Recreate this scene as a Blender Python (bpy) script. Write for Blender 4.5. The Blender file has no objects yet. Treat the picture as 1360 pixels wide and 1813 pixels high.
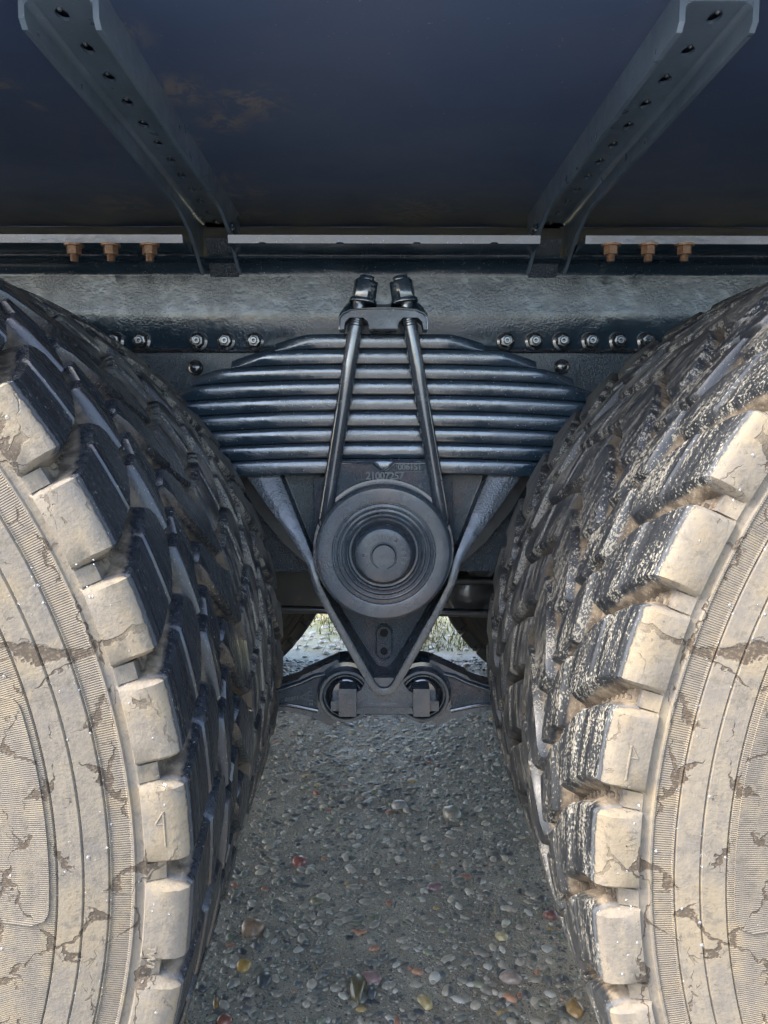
import bpy, bmesh, math, random
import numpy as np
from mathutils import Vector, Matrix, Euler
random.seed(7); rng = np.random.default_rng(7)
PI = math.pi
S = bpy.context.scene
C = S.collection

# ------------------------------------------------------------------ camera
F = 1330.0
cd = bpy.data.cameras.new('camera'); cam = bpy.data.objects.new('camera', cd); C.objects.link(cam)
CAM = Vector((-0.0105, -0.50, 0.83))
cam.location = CAM
cam.rotation_euler = Euler((PI/2 - math.atan(126.5/F), 0, -11/F))
cd.sensor_fit = 'VERTICAL'; cd.sensor_height = 24; cd.lens = 24*F/1813
cd.clip_start = 0.02; cd.clip_end = 500
S.camera = cam
RM = cam.rotation_euler.to_matrix()
# ------------------------------------------------------------------ world and sun
w = bpy.data.worlds.new('World'); S.world = w; w.use_nodes = True
wn = w.node_tree; wn.nodes.clear()
SUN_EL, SUN_AZ = math.radians(50), math.radians(246)     # azimuth measured clockwise from +Y
out = wn.nodes.new('ShaderNodeOutputWorld'); bg = wn.nodes.new('ShaderNodeBackground')
sky = wn.nodes.new('ShaderNodeTexSky'); sky.sky_type = 'NISHITA'; sky.sun_disc = False
sky.sun_elevation = SUN_EL; sky.sun_rotation = SUN_AZ
sky.air_density = 1.0; sky.dust_density = 3.0; sky.ozone_density = 1.0
hs = wn.nodes.new('ShaderNodeHueSaturation'); hs.inputs['Saturation'].default_value = 1.0
wn.links.new(sky.outputs[0], hs.inputs['Color']); wn.links.new(hs.outputs[0], bg.inputs[0])
bg.inputs[1].default_value = 0.15
wn.links.new(bg.outputs[0], out.inputs[0])
ld = bpy.data.lights.new('sun', 'SUN'); ld.energy = 1.4; ld.angle = math.radians(20); ld.color = (1, .96, .90)
sun = bpy.data.objects.new('sun', ld); C.objects.link(sun)
sd = Vector((math.sin(SUN_AZ)*math.cos(SUN_EL), math.cos(SUN_AZ)*math.cos(SUN_EL), math.sin(SUN_EL)))
sun.rotation_euler = sd.to_track_quat('Z', 'Y').to_euler(); sun.location = (0, -3, 4)
S.view_settings.view_transform = 'Standard'; S.view_settings.look = 'None'
S.view_settings.gamma = 1; S.view_settings.use_curve_mapping = False
S.view_settings.exposure = 2.8
S.cycles.max_bounces = 8; S.cycles.diffuse_bounces = 5; S.cycles.glossy_bounces = 4

def ray(px, py):
    return RM @ Vector(((px-680)/F, (906.5-py)/F, -1))
def W(px, py, y):                 # the point of the vertical plane Y = y seen at a photo pixel
    r = ray(px, py); t = (y-CAM.y)/r.y; return CAM + r*t
def WZ(px, py, z):
    r = ray(px, py); t = (z-CAM.z)/r.z; return CAM + r*t

# ------------------------------------------------------------------ node helpers
class NT:
    def __init__(s, name):
        s.m = bpy.data.materials.new(name); s.m.use_nodes = True
        s.t = s.m.node_tree; s.b = s.t.nodes['Principled BSDF']
    def n(s, typ, **k):
        x = s.t.nodes.new('ShaderNode'+typ)
        for a, v in k.items(): setattr(x, a, v)
        return x
    def put(s, v, sock):
        if v is None: return
        if isinstance(v, bpy.types.NodeSocket): s.t.links.new(v, sock)
        else: sock.default_value = v
    def ma(s, op, a, b=None, c=None, clamp=False):
        x = s.n('Math', operation=op); x.use_clamp = clamp
        s.put(a, x.inputs[0]); s.put(b, x.inputs[1]); s.put(c, x.inputs[2]); return x.outputs[0]
    def vm(s, op, a, b=None):
        x = s.n('VectorMath', operation=op); s.put(a, x.inputs[0]); s.put(b, x.inputs[1]); return x.outputs[0]
    def xyz(s, v):
        x = s.n('SeparateXYZ'); s.put(v, x.inputs[0]); return x.outputs
    def comb(s, a, b, c):
        x = s.n('CombineXYZ'); s.put(a, x.inputs[0]); s.put(b, x.inputs[1]); s.put(c, x.inputs[2]); return x.outputs[0]
    def pos(s): return s.n('NewGeometry').outputs['Position']
    def noise(s, v, scale, detail=4, rough=.55, dist=0):
        x = s.n('TexNoise'); s.put(v, x.inputs['Vector']); x.inputs['Scale'].default_value = scale
        x.inputs['Detail'].default_value = detail; x.inputs['Roughness'].default_value = rough
        x.inputs['Distortion'].default_value = dist; return x.outputs[0]
    def vor(s, v, scale, feature='F1', out=0):
        x = s.n('TexVoronoi', feature=feature); s.put(v, x.inputs['Vector']); x.inputs['Scale'].default_value = scale
        return x.outputs[out]
    def ss(s, v, lo, hi, a=0., b=1.):       # smooth step
        x = s.n('MapRange', interpolation_type='SMOOTHSTEP'); s.put(v, x.inputs[0])
        x.inputs[1].default_value = lo; x.inputs[2].default_value = hi
        x.inputs[3].default_value = a; x.inputs[4].default_value = b; return x.outputs[0]
    def mix(s, f, a, b):
        x = s.n('Mix', data_type='RGBA'); s.put(f, x.inputs[0])
        s.put(a if not isinstance(a, tuple) else (*a, 1), x.inputs[6]); s.put(b if not isinstance(b, tuple) else (*b, 1), x.inputs[7])
        return x.outputs[2]
    def bump(s, h, strength=.5, dist=.002, nrm=None):
        x = s.n('Bump'); s.put(h, x.inputs['Height']); s.put(strength, x.inputs['Strength'])
        x.inputs['Distance'].default_value = dist
        if nrm is not None: s.put(nrm, x.inputs['Normal'])
        return x.outputs[0]
    def fin(s, col=None, rough=None, nrm=None, metal=None, coat=None, spec=None):
        if isinstance(col, tuple): col = (*col, 1)
        s.put(col, s.b.inputs['Base Color']); s.put(rough, s.b.inputs['Roughness']); s.put(nrm, s.b.inputs['Normal'])
        s.put(metal, s.b.inputs['Metallic']); s.put(spec, s.b.inputs['Specular IOR Level'])
        if coat is not None: s.b.inputs['Coat Weight'].default_value = coat; s.b.inputs['Coat Roughness'].default_value = .12
        return s.m

def paint(name, col, rough=.3, peel=.25, lump=0., lumpscale=260, dust=.1, specks=.0, brown=0, coat=0, shine=1.):
    k = NT(name); p = k.pos()
    n1 = k.noise(p, 90, 3); n2 = k.noise(p, lumpscale, 2, .6)
    big = k.noise(p, 9, 4)
    c = k.mix(k.ss(big, .35, .75), tuple(col), tuple(x*1.35+.004 for x in col))
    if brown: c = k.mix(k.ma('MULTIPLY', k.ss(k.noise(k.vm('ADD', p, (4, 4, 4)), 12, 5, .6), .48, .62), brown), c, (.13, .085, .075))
    if dust: c = k.mix(k.ma('MULTIPLY', k.ss(k.noise(p, 28, 6, .7), .55, .8), dust), c, (.30, .26, .21))
    if specks: c = k.mix(k.ma('MULTIPLY', k.ss(k.noise(p, 420, 2, .5), .70, .73), specks), c, (.55, .52, .46))
    b1 = k.bump(n1, peel, .0015)
    m = k.ss(k.noise(p, 14, 3), .35, .65)
    h = k.ma('MULTIPLY', n2, m) if lump < .9 else n2
    nb = k.bump(h, min(1, lump), .0024, b1) if lump else b1
    r = k.ss(k.noise(p, 40, 4), .3, .8, rough-.07, rough+.14)
    k.b.inputs['IOR'].default_value = 1.55; k.b.inputs['Coat IOR'].default_value = 1.6
    return k.fin(c, r, nb, coat=.7*shine, spec=.3+.6*shine)

PB = (.014, .028, .044)
M = {}
M['paint'] = paint('chassis paint', PB, .14, .25, 0, dust=.04, specks=.6)
M['rail'] = paint('rail paint', PB, .17, .28, .38, 230, shine=.35, dust=.0, specks=.6)
M['rough'] = paint('paint over scale', PB, .2, .3, 1.0, 330, shine=.3, dust=.02)
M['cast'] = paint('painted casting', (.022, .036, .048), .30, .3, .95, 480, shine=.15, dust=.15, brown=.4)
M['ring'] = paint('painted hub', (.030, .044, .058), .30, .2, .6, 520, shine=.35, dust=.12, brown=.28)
M['leaf'] = paint('spring paint', PB, .14, .3, .35, 420, dust=.08, specks=.5)
M['dark'] = paint('underside grime', (.012, .014, .017), .5, .3, .3, 200, dust=.25)
M['rod'] = paint('rod paint', (.034,.042,.052), .2, .15, 0, dust=.12, specks=.3, coat=.3)
M['castv'] = paint('bracket paint', (.036,.044,.052), .28, .3, .7, 330, shine=.45, dust=.12)
M['highlit'] = NT('worn letter paint').fin((.10, .115, .12), .35)  # letter paint lightened in colour for the light raised tops catch
M['hole'] = NT('bore').fin((.006, .006, .007), .8)
M['drip'] = NT('paint drip').fin((.06, .07, .08), .05)
M['water'] = NT('water').fin((.9, .92, .95), .03); M['water'].node_tree.nodes['Principled BSDF'].inputs['Transmission Weight'].default_value = .85
M['water'].node_tree.nodes['Principled BSDF'].inputs['IOR'].default_value = 1.33
k = NT('bronzed bolt'); p = k.pos(); n = k.noise(p, 300, 3)
M['copper'] = k.fin(k.mix(k.ss(n, .4, .7), (.22, .125, .075), (.34, .23, .16)), .38, k.bump(n, .2, .0008), metal=.35)
# body floor: dark satin paint with dry mud smears
def floor_mat():
    k = NT('body floor paint'); p = k.pos()
    big = k.noise(p, 3, 3)
    c = k.mix(k.ss(big, .35, .7), (.060, .095, .185), (.078, .108, .190))
    sm = None
    for (a, b, r) in ((440, 180, .055), (320, 160, .045), (395, 215, .04), (62, 185, .02), (10, 150, .02), (400, 315, .03), (450, 385, .06), (220, 365, .07), (430, 345, .05), (740, 372, .09), (1180, 160, .03), (200, 60, .04), (330, 250, .03)):
        q = WZ(a, b, 1.206)
        v = k.vm('SUBTRACT', p, (q.x, q.y, q.z)); x = k.n('VectorMath', operation='LENGTH'); k.put(v, x.inputs[0])
        f = k.ss(x.outputs['Value'], r*1.2, r*.15)
        sm = f if sm is None else k.ma('MAXIMUM', sm, f)
    warp = k.vm('ADD', k.vm('MULTIPLY', p, (1, .55, 1)), k.vm('MULTIPLY', k.comb(big, k.noise(p, 7, 2), 0.), (.12, .12, 0)))
    n = k.noise(k.vm('MULTIPLY', warp, (1, 1.9, 1)), 34, 9, .72, .35)
    f = k.ma('MULTIPLY', k.ss(n, .45, .58), sm)
    c = k.mix(k.ma('MULTIPLY', f, .65), c, (.25, .225, .20))
    c = k.mix(k.ma('MULTIPLY', k.ss(k.noise(p, 260, 2), .74, .76), .5), c, (.5, .48, .42))
    r = k.ss(k.noise(p, 11, 4), .3, .8, .28, .42)
    return k.fin(c, r, k.bump(k.noise(p, 60, 4), .12, .001), spec=.5)
M['floor'] = floor_mat()

def tyre_mat(name, cx, y0, cz, flip, sand, drop, sc=1., mud=(.158, .134, .098), sidek=1.0):
    mud = tuple(mud)
    k = NT(name); rel = k.vm('SUBTRACT', k.pos(), (cx, y0, cz)); x, y, z = k.xyz(rel)
    r = k.ma('SQRT', k.ma('ADD', k.ma('MULTIPLY', x, x), k.ma('MULTIPLY', z, z)))
    if sc != 1: r = k.ma('DIVIDE', r, sc)
    th = k.ma('ARCTAN2', z, k.ma('MULTIPLY', x, -1.) if flip else x)
    arc = k.ma('MULTIPLY', th, .545)
    tc = k.comb(arc, y, r)
    # masks
    wob = k.noise(tc, 160, 3, .6)
    ys = k.ma('ADD', y, k.ma('MULTIPLY', k.ma('SUBTRACT', wob, .5), .005))
    side = k.ss(ys, .0085, .0060)
    deep = k.ss(k.ma('ADD', r, k.ma('MULTIPLY', wob, .006)), .5425, .538)         # groove walls and floors
    # rubber
    pol = k.noise(k.vm('MULTIPLY', tc, (3, 60, 60)), 4, 3)
    rub = k.mix(k.ss(pol, .35, .7), (.006, .0085, .012), (.014, .018, .024))
    st = k.noise(k.vm('MULTIPLY', tc, (20, 120, 20)), 1, 5, .65)
    lo = k.noise(tc, 14, 3)
    fine = k.noise(k.vm('MULTIPLY', tc, (.6, 1, 1)), 620, 2, .6)
    amount = k.ma('MULTIPLY', k.ss(st, .36, .66), k.ss(lo, .25, .55))
    thr = k.ma('SUBTRACT', 1.0, k.ma('MULTIPLY', k.ma('MULTIPLY', amount, sand), .9))
    spk = k.ss(k.ma('SUBTRACT', k.ss(fine, .25, .75), thr), -.03, .02)
    sp2 = k.ss(k.noise(tc, 520, 1), .775, .79)
    rub = k.mix(k.ma('MAXIMUM', spk, k.ma('MULTIPLY', sp2, drop)), rub, (.215, .20, .165))
    haze = k.ma('MULTIPLY', k.ss(st, .35, .8), .04+.38*sand)
    rub = k.mix(haze, rub, (.085, .085, .08))
    # brown dried mud of the grooves
    gcol = k.mix(k.ss(k.noise(tc, 90, 5), .35, .7), (.055, .042, .030), (.17, .135, .095))
    gcol = k.mix(k.ma('MULTIPLY', k.ss(k.noise(tc, 420, 2), .6, .7), .5), gcol, (.26, .215, .15))
    if sidek < .3: gcol = k.mix(.95-sidek, gcol, (.025, .022, .02))  # groove mud of the shaded tyres blackened in colour to match
    col = k.mix(deep, rub, gcol)
    # dry tan mud of the side
    m1 = k.noise(k.vm('MULTIPLY', tc, (1, 1, 1.6)), 46, 8, .72)
    mc = k.mix(k.ss(m1, .35, .68), tuple(v*.72 for v in (mud[0], mud[1]*1.04, mud[2]*1.2)), mud)
    mc = k.mix(k.ma('MULTIPLY', k.ss(k.noise(tc, 16, 5, .65), .48, .62), .75), mc, (mud[0]*1.1, mud[1]*1.03, mud[2]*.90))
    mc = k.mix(k.ma('MULTIPLY', k.ss(k.noise(k.vm('ADD', tc, (9, 9, 9)), 85, 7, .75), .52, .64), .75), mc, (.085, .075, .060))
    ringst = k.noise(k.vm('MULTIPLY', tc, (6, 1, 330)), 1, 4, .6)
    mc = k.mix(k.ma('MULTIPLY', k.ss(ringst, .5, .75), .35), mc, (mud[0]*1.25, mud[1]*1.2, mud[2]*1.12))
    w1 = k.vm('ADD', tc, k.vm('MULTIPLY', k.comb(k.noise(tc, 26, 4), 0., k.noise(k.vm('ADD', tc, (3, 3, 3)), 26, 4)), (.055, 0, .055)))
    w1 = k.vm('MULTIPLY', w1, (1, 0, 1.7))
    e = k.vor(w1, 12, 'DISTANCE_TO_EDGE'); e2 = k.vor(k.vm('ADD', w1, (5, 0, 2)), 30, 'DISTANCE_TO_EDGE')
    wid = k.ss(k.noise(tc, 26, 5), .395, .72, -.006, .052)
    cr = k.ss(k.ma('SUBTRACT', wid, e), -.004, .008)
    cr2 = k.ma('MULTIPLY', k.ss(k.ma('SUBTRACT', k.ss(k.noise(k.vm('ADD', tc, (7, 1, 2)), 30, 3), .52, .75, -.01, .03), e2), -.003, .004), .7)
    blot = k.ss(k.noise(k.vm('MULTIPLY', tc, (1, 1, 1)), 40, 5, .6, .4), .685, .70)
    crk = k.ma('MAXIMUM', k.ma('MAXIMUM', cr, cr2), k.ma('MULTIPLY', blot, .75))
    crk = k.ma('MULTIPLY', crk, k.ss(r, .535, .515, .45, 1.))
    mc = k.mix(k.ma('MULTIPLY', k.ss(k.noise(tc, 330, 2), .70, .72), .8), mc, (.09, .07, .05))
    dk = k.mix(k.ss(k.noise(tc, 500, 2), .5, .7), (.040, .028, .018), (.11, .085, .055))
    mc = k.mix(k.ma('MULTIPLY', crk, .92), mc, dk)
    if sidek < 1: mc = k.mix(1-sidek, mc, (.03, .024, .018) if sidek > 0 else (.012, .012, .012))  # blackened far tyre sides stand in for their shade; inner sides darkened too
    # pale rim along the edge
    edge = k.ma('MULTIPLY', k.ss(ys, .0075, .0095), k.ss(ys, .0135, .0105))
    rub2 = k.mix(k.ma('MULTIPLY', edge, .5), col, (.10, .11, .12))
    col = k.mix(side, rub2, mc)
    # relief: radial hatch in two bands
    hat = k.ma('SINE', k.ma('MULTIPLY', th, 2*PI*.496/.00165))
    b1 = k.ma('MULTIPLY', k.ss(r, .4875, .489), k.ss(r, .5035, .502))
    b2 = k.ss(r, .454, .452)
    band = k.ma('MULTIPLY', k.ma('MAXIMUM', b1, k.ma('MULTIPLY', b2, .6)), k.ma('SUBTRACT', 1.0, k.ma('MULTIPLY', crk, .8)))
    h1 = k.ma('MULTIPLY', k.ma('MULTIPLY', hat, band), side)
    col = k.mix(k.ma('MULTIPLY', k.ss(h1, .2, -.9), .42), col, (.12, .095, .065))
    nb = k.bump(h1, .7, .0007)
    hh = k.ma('ADD', k.ma('MULTIPLY', k.noise(tc, 300, 5, .65), .6), k.ma('MULTIPLY', k.ma('MULTIPLY', crk, side), -.9))
    nb = k.bump(hh, k.ma('MULTIPLY_ADD', side, .45, .35), .0014, nb)
    nb = k.bump(k.noise(k.vm('MULTIPLY', tc, (10, 120, 10)), 1, 2), .12, .001, nb)
    rough = k.ma('ADD', k.ma('MULTIPLY', side, .40), k.ma('ADD', k.ss(pol, .3, .7, .17+.28*min(1, sand), .30+.28*min(1, sand)), k.ma('MULTIPLY', deep, .25)), clamp=True)
    rough = k.ma('ADD', rough, k.ma('MULTIPLY', spk, .6), clamp=True)
    return k.fin(col, rough, nb, spec=.5)

# ------------------------------------------------------------------ mesh helpers
def link(name, me, mat=None, parent=None, smooth=40):
    if mat and not me.materials: me.materials.append(mat)
    if smooth and not me.get('sm'):
        for p in me.polygons: p.use_smooth = True
        me.set_sharp_from_angle(angle=math.radians(smooth)); me['sm'] = 1
    o = bpy.data.objects.new(name, me); C.objects.link(o)
    if parent: o.parent = parent
    return o
def fin(bm, name, mat=None, parent=None, smooth=40):
    bmesh.ops.recalc_face_normals(bm, faces=bm.faces)
    me = bpy.data.meshes.new(name); bm.to_mesh(me); bm.free()
    return link(name, me, mat, parent, smooth)
def empty(name, loc=(0, 0, 0), parent=None):
    o = bpy.data.objects.new(name, None); C.objects.link(o); o.location = loc; o.empty_display_size = .1
    if parent: o.parent = parent
    return o
def tag(o, label=None, cat=None, group=None, kind=None):
    for a, v in (('label', label), ('category', cat), ('group', group), ('kind', kind)):
        if v: o[a] = v
    return o
def bevel(bm, w, seg=2, ang=25):
    es = [e for e in bm.edges if len(e.link_faces) == 2 and e.calc_face_angle(0) > math.radians(ang)]
    bmesh.ops.bevel(bm, geom=es, offset=w, segments=seg, affect='EDGES', clamp_overlap=True, profile=.5)
def box(bm, x0, x1, y0, y1, z0, z1):
    vs = [bm.verts.new((x, y, z)) for x in (x0, x1) for y in (y0, y1) for z in (z0, z1)]
    for f in ((0, 1, 3, 2), (4, 6, 7, 5), (0, 4, 5, 1), (2, 3, 7, 6), (0, 2, 6, 4), (1, 5, 7, 3)): bm.faces.new([vs[i] for i in f])
    return vs
def prism(bm, pts, y0, y1):        # outline in x, z; front at y0, back at y1
    a = [bm.verts.new((p[0], y0, p[1])) for p in pts]; b = [bm.verts.new((p[0], y1, p[1])) for p in pts]
    f = bm.faces.new(a); bm.faces.new(b[::-1]); n = len(pts)
    for i in range(n): bm.faces.new((a[i], b[i], b[(i+1) % n], a[(i+1) % n]))
    return f
def lathe_y(bm, prof, c, n=64, a0=0, a1=2*PI, closed=True):     # prof: (r, y)
    rows = []
    for (r, y) in prof:
        if r < 1e-6: rows.append([bm.verts.new((c[0], y, c[1]))]*n); continue
        rows.append([bm.verts.new((c[0]+r*math.cos(a0+(a1-a0)*i/n), y, c[1]+r*math.sin(a0+(a1-a0)*i/n))) for i in range(n)])
    for A, B in zip(rows, rows[1:]):
        for i in range(n):
            j = (i+1) % n
            q = []
            for v in (A[i], A[j], B[j], B[i]):
                if v not in q: q.append(v)
            if len(q) > 2: bm.faces.new(q)
def tube(bm, pts, r, n=16, caps=True):
    pts = [Vector(p) for p in pts]; rows = []
    rr = r if isinstance(r, (list, tuple)) else [r]*len(pts)
    up = None
    for i, p in enumerate(pts):
        d = (pts[min(i+1, len(pts)-1)]-pts[max(i-1, 0)]).normalized()
        if up is None: up = d.orthogonal().normalized()
        up = (up-d*up.dot(d)).normalized(); s = d.cross(up)
        rows.append([bm.verts.new(p+(up*math.cos(2*PI*j/n)+s*math.sin(2*PI*j/n))*rr[i]) for j in range(n)])
    for A, B in zip(rows, rows[1:]):
        for j in range(n): bm.faces.new((A[j], A[(j+1) % n], B[(j+1) % n], B[j]))
    if caps: bm.faces.new(rows[0][::-1]); bm.faces.new(rows[-1])
def mb(): return bmesh.new()

_gl = {}
def glyph(ch, bold=0.0):
    if ch not in _gl:
        cu = bpy.data.curves.new('t', 'FONT'); cu.body = ch; cu.size = 1; cu.extrude = .08; cu.offset = .02; cu.resolution_u = 3
        cu.align_x = 'CENTER'; cu.align_y = 'CENTER'
        o = bpy.data.objects.new('t', cu); C.objects.link(o); dg = bpy.context.evaluated_depsgraph_get()
        me = bpy.data.meshes.new_from_object(o.evaluated_get(dg))
        _gl[ch] = ([v.co.copy() for v in me.vertices], [tuple(p.vertices) for p in me.polygons])
        bpy.data.objects.remove(o); bpy.data.curves.remove(cu); bpy.data.meshes.remove(me)
    return _gl[ch]
def letter(bm, ch, origin, right, up, size, depth=None):       # raised letter; right, up in world
    vs, fs = glyph(ch); right = Vector(right).normalized(); up = Vector(up).normalized(); n = right.cross(up)
    o = Vector(origin); d = depth/.08 if depth else size
    V = [bm.verts.new(o+right*v.x*size+up*v.y*size+n*v.z*d) for v in vs]
    for f in fs:
        try: bm.faces.new([V[i] for i in f])
        except ValueError: pass

# ------------------------------------------------------------------ ground
R0, WB, CZ = .545, .685, .538
def ground_mat():
    k = NT('pebbly concrete'); p = k.pos(); x, y, z = k.xyz(p)
    base = k.mix(k.ss(k.noise(p, 5, 5, .6), .35, .7), (.22, .193, .14), (.40, .355, .26))
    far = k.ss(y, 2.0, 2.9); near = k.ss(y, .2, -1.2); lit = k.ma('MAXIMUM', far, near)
    base = k.mix(near, k.mix(far, base, (.52, .43, .26)), (.20, .20, .19))  # beyond the truck the colour is raised to imitate overbright daylight
    cell = k.vor(p, 95, 'F1', 1); dist = k.vor(p, 95, 'F1', 0)
    cell2 = k.vor(p, 230, 'F1', 1); d2 = k.vor(p, 230, 'F1', 0)
    sr = k.xyz(cell2)
    cs = k.n('ValToRGB'); k.put(sr[0], cs.inputs[0]); el = cs.color_ramp.elements
    el[0].position = 0; el[0].color = (.05, .052, .055, 1); el[1].position = 1; el[1].color = (.42, .40, .36, 1)
    for q, c in ((.35, (.10, .105, .10, 1)), (.6, (.17, .16, .14, 1)), (.75, (.22, .16, .10, 1)), (.86, (.26, .24, .21, 1))):
        e = el.new(q); e.color = c
    m2 = k.ma('MULTIPLY', k.ss(d2, .42, .3), k.ss(sr[1], .3, .4))
    col = k.mix(k.ma('MULTIPLY', m2, .75), base, cs.outputs[0])
    g = k.ma('MULTIPLY', k.ss(k.noise(p, 1.7, 4), .42, .50), far)
    col = k.mix(g, col, k.mix(k.noise(p, 30, 3), (.20, .21, .05), (.32, .29, .13)))
    h = k.ma('ADD', k.ma('MULTIPLY', m2, .6), k.noise(p, 420, 4, .6))
    h = k.ma('ADD', h, k.ma('MULTIPLY', k.ss(dist, .4, .2), .4))
    return k.fin(col, k.ss(k.noise(p, 8, 3), .3, .7, .38, .65), k.bump(h, .8, .0025), spec=.5)
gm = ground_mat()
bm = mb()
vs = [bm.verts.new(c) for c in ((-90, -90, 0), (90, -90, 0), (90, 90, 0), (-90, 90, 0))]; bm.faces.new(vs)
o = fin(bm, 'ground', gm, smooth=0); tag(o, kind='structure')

def ico(sub):
    b = mb(); bmesh.ops.create_icosphere(b, subdivisions=sub, radius=1)
    v = np.array([x.co[:] for x in b.verts]); f = np.array([[x.index for x in t.verts] for t in b.faces]); b.free(); return v, f
def scatter_mesh(name, sub, P, S3, cols, mat, jitter=.18, rotz=True):
    v, f = ico(sub); n = len(P); nv = len(v)
    a = rng.uniform(0, 2*PI, n); ca, sa = np.cos(a), np.sin(a)
    V = v[None]*S3[:, None, :]*(1+rng.uniform(-jitter, jitter, (n, nv, 1)))
    X = V[..., 0]*ca[:, None]-V[..., 1]*sa[:, None]; Y = V[..., 0]*sa[:, None]+V[..., 1]*ca[:, None]
    V = np.stack([X, Y, V[..., 2]], -1)+P[:, None, :]
    Fc = (f[None]+(np.arange(n)*nv)[:, None, None]).reshape(-1, 3)
    me = bpy.data.meshes.new(name); me.vertices.add(n*nv); me.vertices.foreach_set('co', V.reshape(-1).astype(np.float32))
    me.loops.add(len(Fc)*3); me.loops.foreach_set('vertex_index', Fc.reshape(-1).astype(np.int32))
    me.polygons.add(len(Fc)); me.polygons.foreach_set('loop_start', (np.arange(len(Fc))*3).astype(np.int32))
    me.polygons.foreach_set('use_smooth', np.ones(len(Fc), bool))
    me.update(calc_edges=True)
    if cols is not None:
        at = me.color_attributes.new('stone', 'FLOAT_COLOR', 'POINT')
        at.data.foreach_set('color', np.repeat(np.c_[cols, np.ones(n)], nv, 0).reshape(-1).astype(np.float32))
    me['sm'] = 1
    return link(name, me, mat, None, 0)
k = NT('pebble'); a = k.n('Attribute', attribute_name='stone'); p = k.pos(); n = k.noise(p, 700, 3)
pm = k.fin(k.mix(k.ma('MULTIPLY', k.ss(n, .45, .7), .35), a.outputs[0], (.10, .095, .085)), .34, k.bump(n, .3, .0006), spec=.55)
pal = np.array([(.07, .075, .08), (.11, .12, .115), (.17, .165, .15), (.24, .225, .20), (.36, .34, .31), (.55, .53, .49), (.19, .09, .065), (.28, .15, .10), (.30, .22, .10), (.045, .048, .055), (.13, .14, .11)])
pw = np.array([16, 20, 24, 20, 8, 3, 1.2, 1.0, 1.2, 4, 8.]); pw /= pw.sum()
def stones(n, x, y, smin, smax, pw2=2.2):
    P = np.c_[rng.uniform(*x, n), rng.uniform(*y, n), np.zeros(n)]
    s = smin+(smax-smin)*rng.random(n)**pw2
    S3 = np.c_[s*rng.uniform(.9, 1.5, n), s*rng.uniform(.7, 1., n), s*rng.uniform(.45, .75, n)]
    P[:, 2] = -S3[:, 2]*rng.uniform(.0, .55, n)
    c = pal[rng.choice(len(pal), n, p=pw)]*rng.uniform(1.0, 1.7, (n, 1)); c = np.minimum(c, .42)*np.array([1.04, .99, .86])
    return P, S3, c
P, S3, c = stones(20000, (-.52, .52), (.42, 2.3), .0020, .0105, 3.6)
o = scatter_mesh('pebbles', 2, P, S3, c, pm, .06); tag(o, 'mixed wet pebbles set loosely in the grey concrete ground', 'pebbles', kind='stuff')
P, S3, c = stones(42000, (-.50, .50), (.42, 2.0), .0009, .0028, 1.6)
o = scatter_mesh('grit', 1, P, S3, c, pm, .12); tag(o, 'fine multicoloured grit between the pebbles under the truck', 'grit', kind='stuff')
P, S3, c = stones(5000, (-1.3, 1.3), (2.2, 4.5), .004, .022, 3); c = np.minimum(c*.4+.35, .7)*np.array([1, .93, .76])  # stone colours lifted towards pale to imitate the same overbright daylight
o = scatter_mesh('far_stones', 2, P, S3, c, pm, .1); tag(o, 'pale stones strewn over the bright ground beyond the truck', 'stones', kind='stuff')
# larger stones one can tell apart
def stone(px, py, sx, sy, col, label, rot=0, shape=0):
    q = WZ(px, py, 0.0); d = q.y-CAM.y; mp = d/F
    a, b = sx*mp/2, sy*mp/2*1.7
    bmx = mb(); bmesh.ops.create_icosphere(bmx, subdivisions=3, radius=1)
    sd_ = random.random()*9
    from mathutils import noise as mn
    for v in bmx.verts:
        nn = 1+.16*mn.noise(v.co*1.3+Vector((sd_, 0, 0)))+.04*mn.noise(v.co*4+Vector((0, sd_, 0)))
        t = 1.0
        if shape: t = .55+.45*max(0, min(1, (v.co.y+1)/1.2))
        v.co = Vector((v.co.x*a*t, v.co.y*b, v.co.z*min(a, b)*.7))*nn
    kk = NT('stone surface'); pp = kk.pos(); nn = kk.noise(pp, 160, 5)
    mat = kk.fin(kk.mix(kk.ss(nn, .35, .65), tuple(x*.7 for x in col), col), .3, kk.bump(nn, .3, .001), spec=.55)
    o = fin(bmx, 'stone', mat, None, 180); o.location = (q.x, q.y, min(a, b)*.12); o.rotation_euler.z = rot
    tag(o, label, 'stone', 'larger stones lying in the gravel')
stone(800, 1442, 36, 24, (.26, .24, .19), 'round tan stone near the foot of the right tyres')
stone(707, 1428, 30, 16, (.30, .29, .27), 'pale flat stone left of the round tan stone')
stone(530, 1527, 28, 17, (.26, .10, .08), 'red stone close to the left tyres')
stone(447, 1646, 46, 26, (.26, .18, .12), 'large tan oval stone beside the left tyre')
stone(633, 1752, 34, 48, (.13, .11, .055), 'olive wedge stone tapering towards the camera', 0, 1)
stone(658, 1733, 42, 16, (.26, .17, .16), 'pink bar stone touching the olive wedge stone', -.3)
stone(658, 1760, 20, 20, (.10, .11, .115), 'dark grey pebble at the right of the olive wedge stone')
stone(752, 1776, 26, 24, (.42, .33, .16), 'yellow egg stone near the bottom of the photo', .5)
stone(889, 1660, 26, 13, (.44, .37, .20), 'cream yellow stone out in the bare gravel', -.1)
stone(904, 1733, 42, 18, (.32, .26, .22), 'long pinkish beige stone beside the right tyre', -.35)
stone(432, 1712, 30, 18, (.38, .24, .07), 'orange ochre stone below the large tan oval', .3)
stone(467, 1737, 28, 24, (.07, .075, .08), 'slate coloured stone under the left tyre shadow')
stone(1018, 1788, 34, 28, (.30, .20, .09), 'brown orange stone at the foot of the right tyre')
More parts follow.
